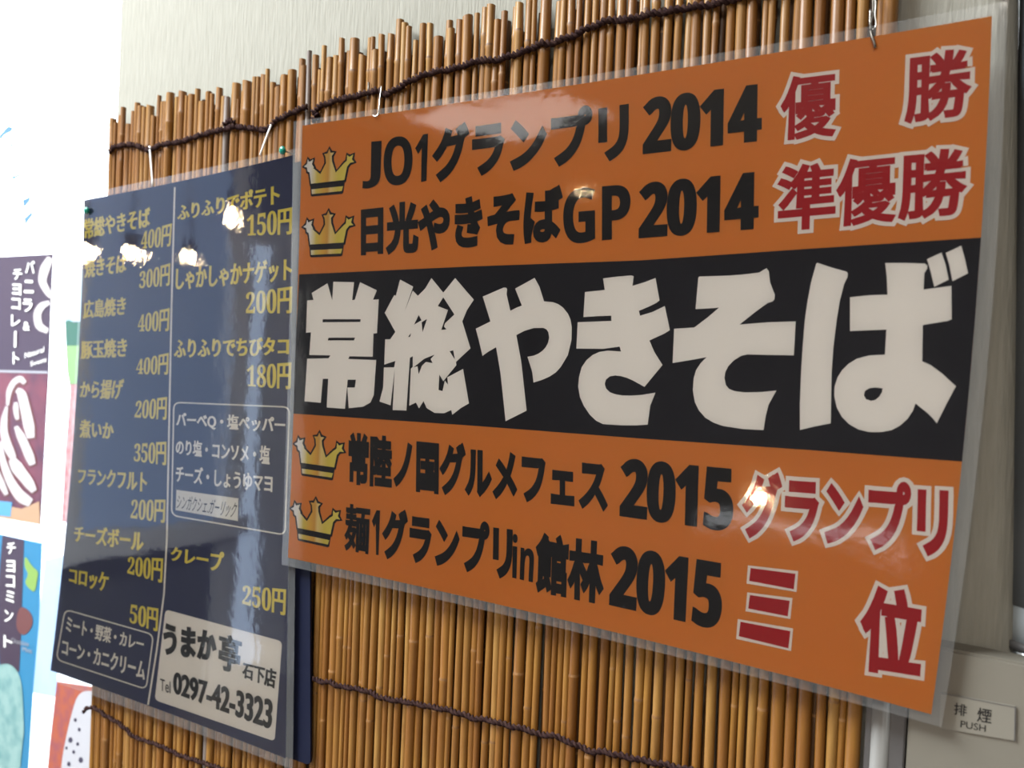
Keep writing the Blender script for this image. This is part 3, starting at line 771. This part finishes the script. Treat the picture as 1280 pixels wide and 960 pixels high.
flat('lower_picture', [([(-60, 463), (60, 466), (55, 560), (50, 655), (20, 647), (-60, 629)], [])], YP - .0003, M['maroon'], s1)
flat('dotted_border', [([(-60, 461), (60, 464), (60, 467), (-60, 464)], [])], YP - .0006, M['greywhite'], s1)
cz = lambda L: zp((0, 460), 4.8, L)
sw = [([(45, 225), (52, 140), (80, 85), (120, 60), (150, 90)], 22, 30), ([(100, 130), (130, 150), (150, 240), (170, 330), (185, 420)], 38, 52),
      ([(95, 205), (95, 260), (105, 310)], 26, 20), ([(40, 230), (25, 300), (20, 380), (45, 470), (80, 540)], 22, 46), ([(95, 350), (130, 420), (165, 500), (195, 580)], 34, 44),
      ([(70, 545), (110, 610), (160, 670), (205, 740)], 60, 42), ([(5, 440), (15, 560), (60, 680), (120, 770), (185, 810)], 20, 60), ([(-60, 500), (-30, 620), (40, 760)], 40, 30)]
flat('chocolate_swirl', [(stroke(cz([(x + 6, y + 10) for x, y in p]), a / 4.8 * 1.35 + 2.6, b_ / 4.8 * 1.35 + 2.4), []) for p, a, b_ in sw], YP - .0006, M['choco'], s1)
for k, (p, a, b_) in enumerate(sw):
    flat('cream_swirl', [(stroke(cz(p), a / 4.8 * 1.35, b_ / 4.8 * 1.35), [])], YP - .0009 - .00005 * k, M['cream'], s1)
flat('cone_picture', [(cz([(60, 830), (130, 845), (235, 800), (240, 940), (-60, 890), (-60, 820)]), [])], YP - .0007, M['cone'], s1)
flat('blue_patch', [(cz([(-60, 792), (72, 805), (62, 893), (-60, 878)]), [])], YP - .0009, M['skyblue'], s1)
flat('white_swirl_top', [(stroke([(63, 322), (56, 335), (52, 352), (60, 366), (64, 372)], 14, 6), []), (stroke([(62, 378), (52, 382), (46, 392), (48, 408), (60, 414)], 9, 10), [])], YP - .0006, M['cream'], s1)
def col_text(s, pts, wpx, hpx, y, parent):
    for ch, (x, yy) in zip(s, pts):
        write('lettering', ch, [(x - wpx / 2, yy - hpx / 2 - .5), (x + wpx / 2, yy - hpx / 2), (x + wpx / 2, yy + hpx / 2), (x - wpx / 2, yy + hpx / 2 - .5)], y, M['title'], parent, .02, .02)
col_text('バニラ', [(37.5, 334), (36, 358.5), (34.5, 382)], 12, 16, YP - .0012, s1)
col_text('&', [(33, 408)], 8, 11, YP - .0012, s1)
col_text('チョコレ', [(22, 343), (21, 362), (20, 380), (19.5, 401)], 11, 14, YP - .0012, s1)
flat('lettering', [([(18, 414), (20.5, 414), (20, 434), (17.5, 434)], []), ], YP - .0012, M['title'], s1)
col_text('ト', [(20, 448)], 8, 15, YP - .0012, s1)
write('lettering', 'Natural', [(31, 441), (55, 433), (55, 440), (31, 448)], YP - .0012, M['title'], s1, .0, .0)
write('lettering', 'Sweets', [(38, 452), (58, 446), (58, 452), (38, 458)], YP - .0012, M['title'], s1, .0, .0)
q2 = [(-60, 655), (0, 668), (52, 679), (48, 780), (41, 860), (34, 975), (-60, 975)]
s2 = sheet('ice_cream_poster', q2, YP, M['cyan'], 'blue and brown mint ice cream poster low on the shop window at the frame edge')
flat('brown_stripe', [([(3, 669), (30, 675), (28, 740), (26, 800), (24, 840), (0, 836), (-4, 760)], [])], YP - .0003, M['cocoa'], s2)
flat('leaf_picture', [(smooth_loop([(31, 693), (40, 708), (48, 714), (47, 722), (44, 740), (38, 738), (30, 728), (36, 718), (30, 708)], 2), [])], YP - .0005, M['leaf'], s2)
flat('chocolate_picture', [(smooth_loop([(26, 757), (38, 764), (42, 778), (36, 790), (28, 795), (20, 786), (21, 768)], 2), [])], YP - .0005, M['choco'], s2)
flat('mint_scoop', [(smooth_loop([(-60, 850), (0, 830), (14, 830), (24, 842), (28, 862), (29, 890), (30, 915), (28, 930), (24, 975), (-60, 975)], 2), [])], YP - .0007, M['mint'], s2)
col_text('チョコミント', [(14, 685.5), (13.5, 708), (13, 727), (12.5, 746), (11, 770), (10, 802)], 11, 15, YP - .0010, s2)
write('lettering', 'Chocolate', [(14, 797), (36, 802), (36, 808), (14, 803)], YP - .0010, M['greywhite'], s2)
write('lettering', 'Mint', [(28, 808), (40, 811), (40, 817), (28, 814)], YP - .0010, M['greywhite'], s2)
q3 = [(93.5, 315), (140, 305), (140, 662), (77, 652), (82, 562), (88, 487), (84, 465), (81, 400), (90, 360)]
s3_ = sheet('banner', q3, YP, M['pinkp'], 'tall banner with blue sky and meadow picture, half hidden behind the menu on the window')
flat('sky_picture', [([(93.5, 315.5), (139, 306), (139, 402), (81.5, 402), (90, 360)], [])], YP - .0003, M['paleblue'], s3_)
flat('tree_picture', [([(81.5, 402), (86, 400), (92, 403), (139, 398), (139, 432), (82.4, 432)], [])], YP - .0005, M['tree'], s3_)
flat('meadow_picture', [([(82.4, 432), (139, 430), (139, 480), (87, 480), (84, 465)], [])], YP - .0005, M['meadow'], s3_)
q4 = [(71, 852), (140, 862), (140, 975), (58, 975), (62, 930)]
s4 = sheet('cookie_poster', q4, YP, M['orangered'], 'orange red poster with white cookie ice cream below the menu beside the reeds')
flat('vanilla_scoop', [(smooth_loop([(97, 868), (110, 862), (140, 870), (140, 975), (75, 975), (78, 945), (84, 915), (90, 890)], 2), [])], YP - .0003, M['vanilla'], s4)
chips = [(94, 900, 2), (88, 925, 3), (92, 940, 2), (86, 955, 2.5), (99, 912, 2), (97, 930, 2), (101, 950, 3), (83, 935, 1.6), (104, 890, 2)]
flat('cookie_chip', [([(x + r_ * math.cos(t), y + r_ * 1.3 * math.sin(t)) for t in [k * math.pi / 3 for k in range(6)]], []) for x, y, r_ in chips], YP - .0005, M['chip'], s4)
M['speckle'] = pr('dark_speckled_print', (0.10, 0.07, 0.09), noise=(220, (0.40, .30, .32), (1, 1, 1)))
sheet('picture_poster', [(80, 688), (110, 692), (110, 772), (73, 770)], YP, M['speckle'], 'narrow dark speckled poster edge beside the menu, above the orange red cookie poster')
M['palesheet'] = mat('pale_blue_sheet', (0.62, 0.74, 0.90), 0.6, noise=(14, (0.40, .50, .66), (1, 1, .4)))
v_, f_ = prism([at(p[0], p[1], YG + .05) for p in ((56, 700), (79, 694), (70, 872), (40, 866), (46, 790))], YG + .05, YG + .052)
tag(mesh('hanging_sheet', v_, f_, M['palesheet']), 'pale blue sheet outside the glass between the mint and cookie posters', 'sheet')
# pale lettering strip stuck on the glass, seen against the sky
M['sticker'] = mat('pale_blue_sticker', (0.05, 0.14, 0.40), 0.5); 
zz = lambda L: zp((0, 140), 6.4, L)
st = [zz([(10, 185), (55, 125), (90, 135), (75, 160), (45, 180), (20, 215)]), zz([(38, 318), (88, 255), (102, 262), (50, 322)]), zz([(78, 425), (130, 368), (143, 374), (92, 432)]),
      zz([(108, 500), (130, 505), (168, 482), (158, 432), (166, 430), (182, 488), (135, 520), (125, 542)]), zz([(168, 645), (206, 590), (218, 598), (176, 648)]),
      zz([(192, 705), (215, 690), (225, 665), (230, 705), (212, 745), (198, 745)]), zz([(205, 850), (245, 805), (248, 830), (216, 890)])]
YS = YG - 0.004
def swell(p, k=1.3):
    cx = sum(q[0] for q in p) / len(p); cy = sum(q[1] for q in p) / len(p)
    return [(cx + (q[0] - cx) * k + (1.2 if q[0] > cx else -1.2), cy + (q[1] - cy) * k) for q in p]
so = flat('window_lettering', [(swell(p), []) for p in st], YS, M['sticker'], None)
tag(so, 'slanting row of faint blue cut-out letters on the bright window glass', 'sticker')

# ------------------------------------------------------------------ push box, conduits and column at the right
YBX = -0.0155
zt = at(1210, 816, YBX).z
xl = at(1135, 905, YBX).x
bx = empty('smoke_vent_box', (0.03, YBX, 1.0), 'beige plastic smoke vent release box below the right corner of the orange poster', 'control box')
box('box_body', (xl, YBX, 1.12), (0.12, -0.0005, zt), M['box'], bx, 0.0012)
YPL = YBX - 0.0008
pl = [(1176, 866), (1269, 883), (1268, 926), (1174, 910)]
v_, f_ = prism([at(p[0], p[1], YPL) for p in pl], YPL, YPL + 0.0008)
po = mesh('label_plate', v_, f_, M['plate'], bx)
YT = YPL - .0001
write('lettering', '排', [(1193, 878), (1209, 881), (1208, 896), (1192, 893)], YT, M['ink'], po, .012, .008)
write('lettering', '煙', [(1222, 884), (1240, 887), (1239, 905), (1221, 902)], YT, M['ink'], po, .012, .008)
write('lettering', 'PUSH', [(1201, 900.5), (1232.5, 906.5), (1232, 915), (1200.5, 909)], YT, M['ink'], po, .004, .0)
ep = [at(x, y, YT) for x, y in ((1268.5, 883), (1270, 883), (1269, 927), (1267.5, 926), (1176, 866), (1269, 883.6), (1268.5, 884.6), (1176, 867))]
mesh('plate_edge', ep, [[0, 1, 2, 3], [4, 5, 6, 7]], M['darkmetal'], po)
# vertical rails between screen and box
zc = 1.5 - 0.11
def px_x(px, py, y): return at(px, py, y).x
def rail(name, pa, pb, y0, y1, m, label, cat='rail'):
    xa, xb = px_x(pa, 900, y0), px_x(pb, 900, y0)
    o = box(name, (xa, y0, 0.9), (xb, y1, zc), m, None, 0.0006); tag(o, label, cat); return o
rail('dark_rail', 1082, 1091, -0.010, -0.0005, M['darkmetal'], 'dark narrow upright rail touching the right edge of the reed screen')
o = tube('pale_pipe', [(px_x(1100, 900, -.008), -.0062, .9), (px_x(1100, 900, -.008), -.0062, zc)], 0.0050, M['alu'], None, 20); tag(o, 'pale upright pipe between the two dark rails', 'pipe')
rail('dark_channel', 1112, 1133, -0.009, -0.0005, M['darkmetal'], 'dark grey upright channel beside the beige vent box')
# column at the right edge of the frame
xc = 0.012
cyl = [(0.030 + 0, 0.022, 0.0), (0.030, 0.022, Z1)]
xe = at(1268, 400, -0.004).x
col = empty('steel_post', (xe + 0.022, 0.016, 0.0), 'slate grey steel post right of the papered wall at the frame edge', 'post')
zs = at(1275, 762, -.004).z
tube('post_shaft', [(xe + 0.022, 0.018, zs), (xe + 0.022 - (Z1 - zs) * 0.03, 0.018, Z1)], 0.020, M['column'], col, 24)
tube('pale_sleeve', [(xe + 0.022, 0.018, zt + 0.0015), (xe + 0.022, 0.018, zs)], 0.0195, M['clearpipe'], col, 24)
tube('collar', [(xe + 0.022, 0.018, zt + 0.0002), (xe + 0.022, 0.018, zt + 0.004)], 0.0215, M['darkmetal'], col, 24)

# ------------------------------------------------------------------ lamps of the room (they show as reflections in the film)
warm = bpy.data.materials.new('lit_bulb'); warm.use_nodes = True; nt = warm.node_tree
e = nt.nodes.new('ShaderNodeEmission'); e.inputs[0].default_value = (1, .72, .42, 1); e.inputs[1].default_value = 90
nt.links.new(e.outputs[0], nt.nodes['Material Output'].inputs[0])
M['lampshade'] = mat('black_lamp_housing', (.03, .03, .03), .5)
def bulb(px, py, yplane, dist, r, label):
    p = at(px, py, yplane); d = (p - CAM).normalized(); d.y = -d.y
    c = p + d * dist
    root = empty('pendant_lamp', (c.x, c.y, Z1), label, 'lamp', 'pendant lamps of the room')
    ball('bulb', c, r, warm, root)
    tube('lamp_cord', [c + Vector((0, 0, r * 1.2)), (c.x, c.y, Z1)], 0.004, M['darkwire'], root, 6)
    tube('socket', [c + Vector((0, 0, r * .9)), c + Vector((0, 0, r * .9 + .05))], 0.02, M['lampshade'], root, 12)
bulb(293, 272, YMF, 2.6, .036, 'warm bulb on a cord, highest of the row reflected in the menu')
bulb(170, 322, YMF, 2.3, .021, 'warm bulb on a cord, reflected over the left column of the menu')
bulb(104, 318, YMF, 2.1, .026, 'warm bulb on a cord, reflected at the left edge of the menu')
bulb(236, 323, YMF, 2.6, .024, 'warm bulb on a cord, reflected beside the middle line of the menu')
bulb(730, 246, YFm, 2.6, .009, 'small warm bulb reflected at the top of the orange poster')
bulb(957, 612, YFm, 2.6, .038, 'large low bulb added for the bright glint lower right in the orange poster')  # added bulb, hung low to mirror a white glint in the film
# unseen light added behind the visitor for a soft glow mirrored in the poster
def mirror(px, py, ywall):
    p = at(px, py, YFm); d = (p - CAM); d.y = -d.y
    return p + d * ((ywall - p.y) / d.y)
for n, (x0, y0, x1, y1, L) in enumerate(((880, 640, 1120, 690, 2.2),)):
    a, b_ = mirror(x0, y0, -4.56), mirror(x1, y1, -4.56)
    cx, cz_ = (a.x + b_.x) / 2, (a.z + b_.z) / 2; wx_, wz_ = abs(a.x - b_.x), abs(a.z - b_.z)
    area('poster_glow_light', (cx, -4.56, cz_), (cx, 0, cz_), wx_, wz_, L * math.pi * wx_ * wz_, (.95, .97, 1))
    fr = struct(box('window_%d' % (n + 3), (cx - wx_ / 2 - .06, -4.6, cz_ - wz_ / 2 - .06), (cx + wx_ / 2 + .06, -4.57, cz_ + wz_ / 2 + .06), M['frame']))  # white surround of the added glow light

# unseen narrow light and door added for a pale streak mirrored in the menu
def mirror_x(px, py, xwall):
    p = at(px, py, YMF); d = (p - CAM); d.y = -d.y
    return p + d * ((xwall - p.x) / d.x)
a, b_ = mirror_x(308, 450, -2.98), mirror_x(334, 450, -2.98)
dy0, dy1 = min(a.y, b_.y), max(a.y, b_.y)
area('menu_streak_light', (-2.98, (dy0 + dy1) / 2, 1.05), (0, (dy0 + dy1) / 2, 1.05), dy1 - dy0, 1.9, 9.0 * (dy1 - dy0) * 1.9, (.55, .72, 1))
dr = struct(box('added_door', (-3.04, dy0 - .25, 0.0), (-3.0, dy1 + .1, 2.12), M['frame']))  # white panel behind the added streak light

# ceiling lighting panel further back in the room (a soft pale patch over the top of the orange poster)
def mirror_z(px, py, zc_):
    p = at(px, py, YFm); d = (p - CAM); d.y = -d.y
    return p + d * ((zc_ - p.z) / d.z)
cs = [mirror_z(x, y, 2.66) for x, y in ((560, 132), (690, 118), (690, 150), (560, 175))]
cx, cy = sum(c.x for c in cs) / 4, sum(c.y for c in cs) / 4
lx, ly = max(c.x for c in cs) - min(c.x for c in cs), max(c.y for c in cs) - min(c.y for c in cs)
area('ceiling_panel_back', (cx, cy, 2.66), (cx, cy, 0), lx, ly, 3.0 * math.pi * lx * ly, (1, .98, .95))
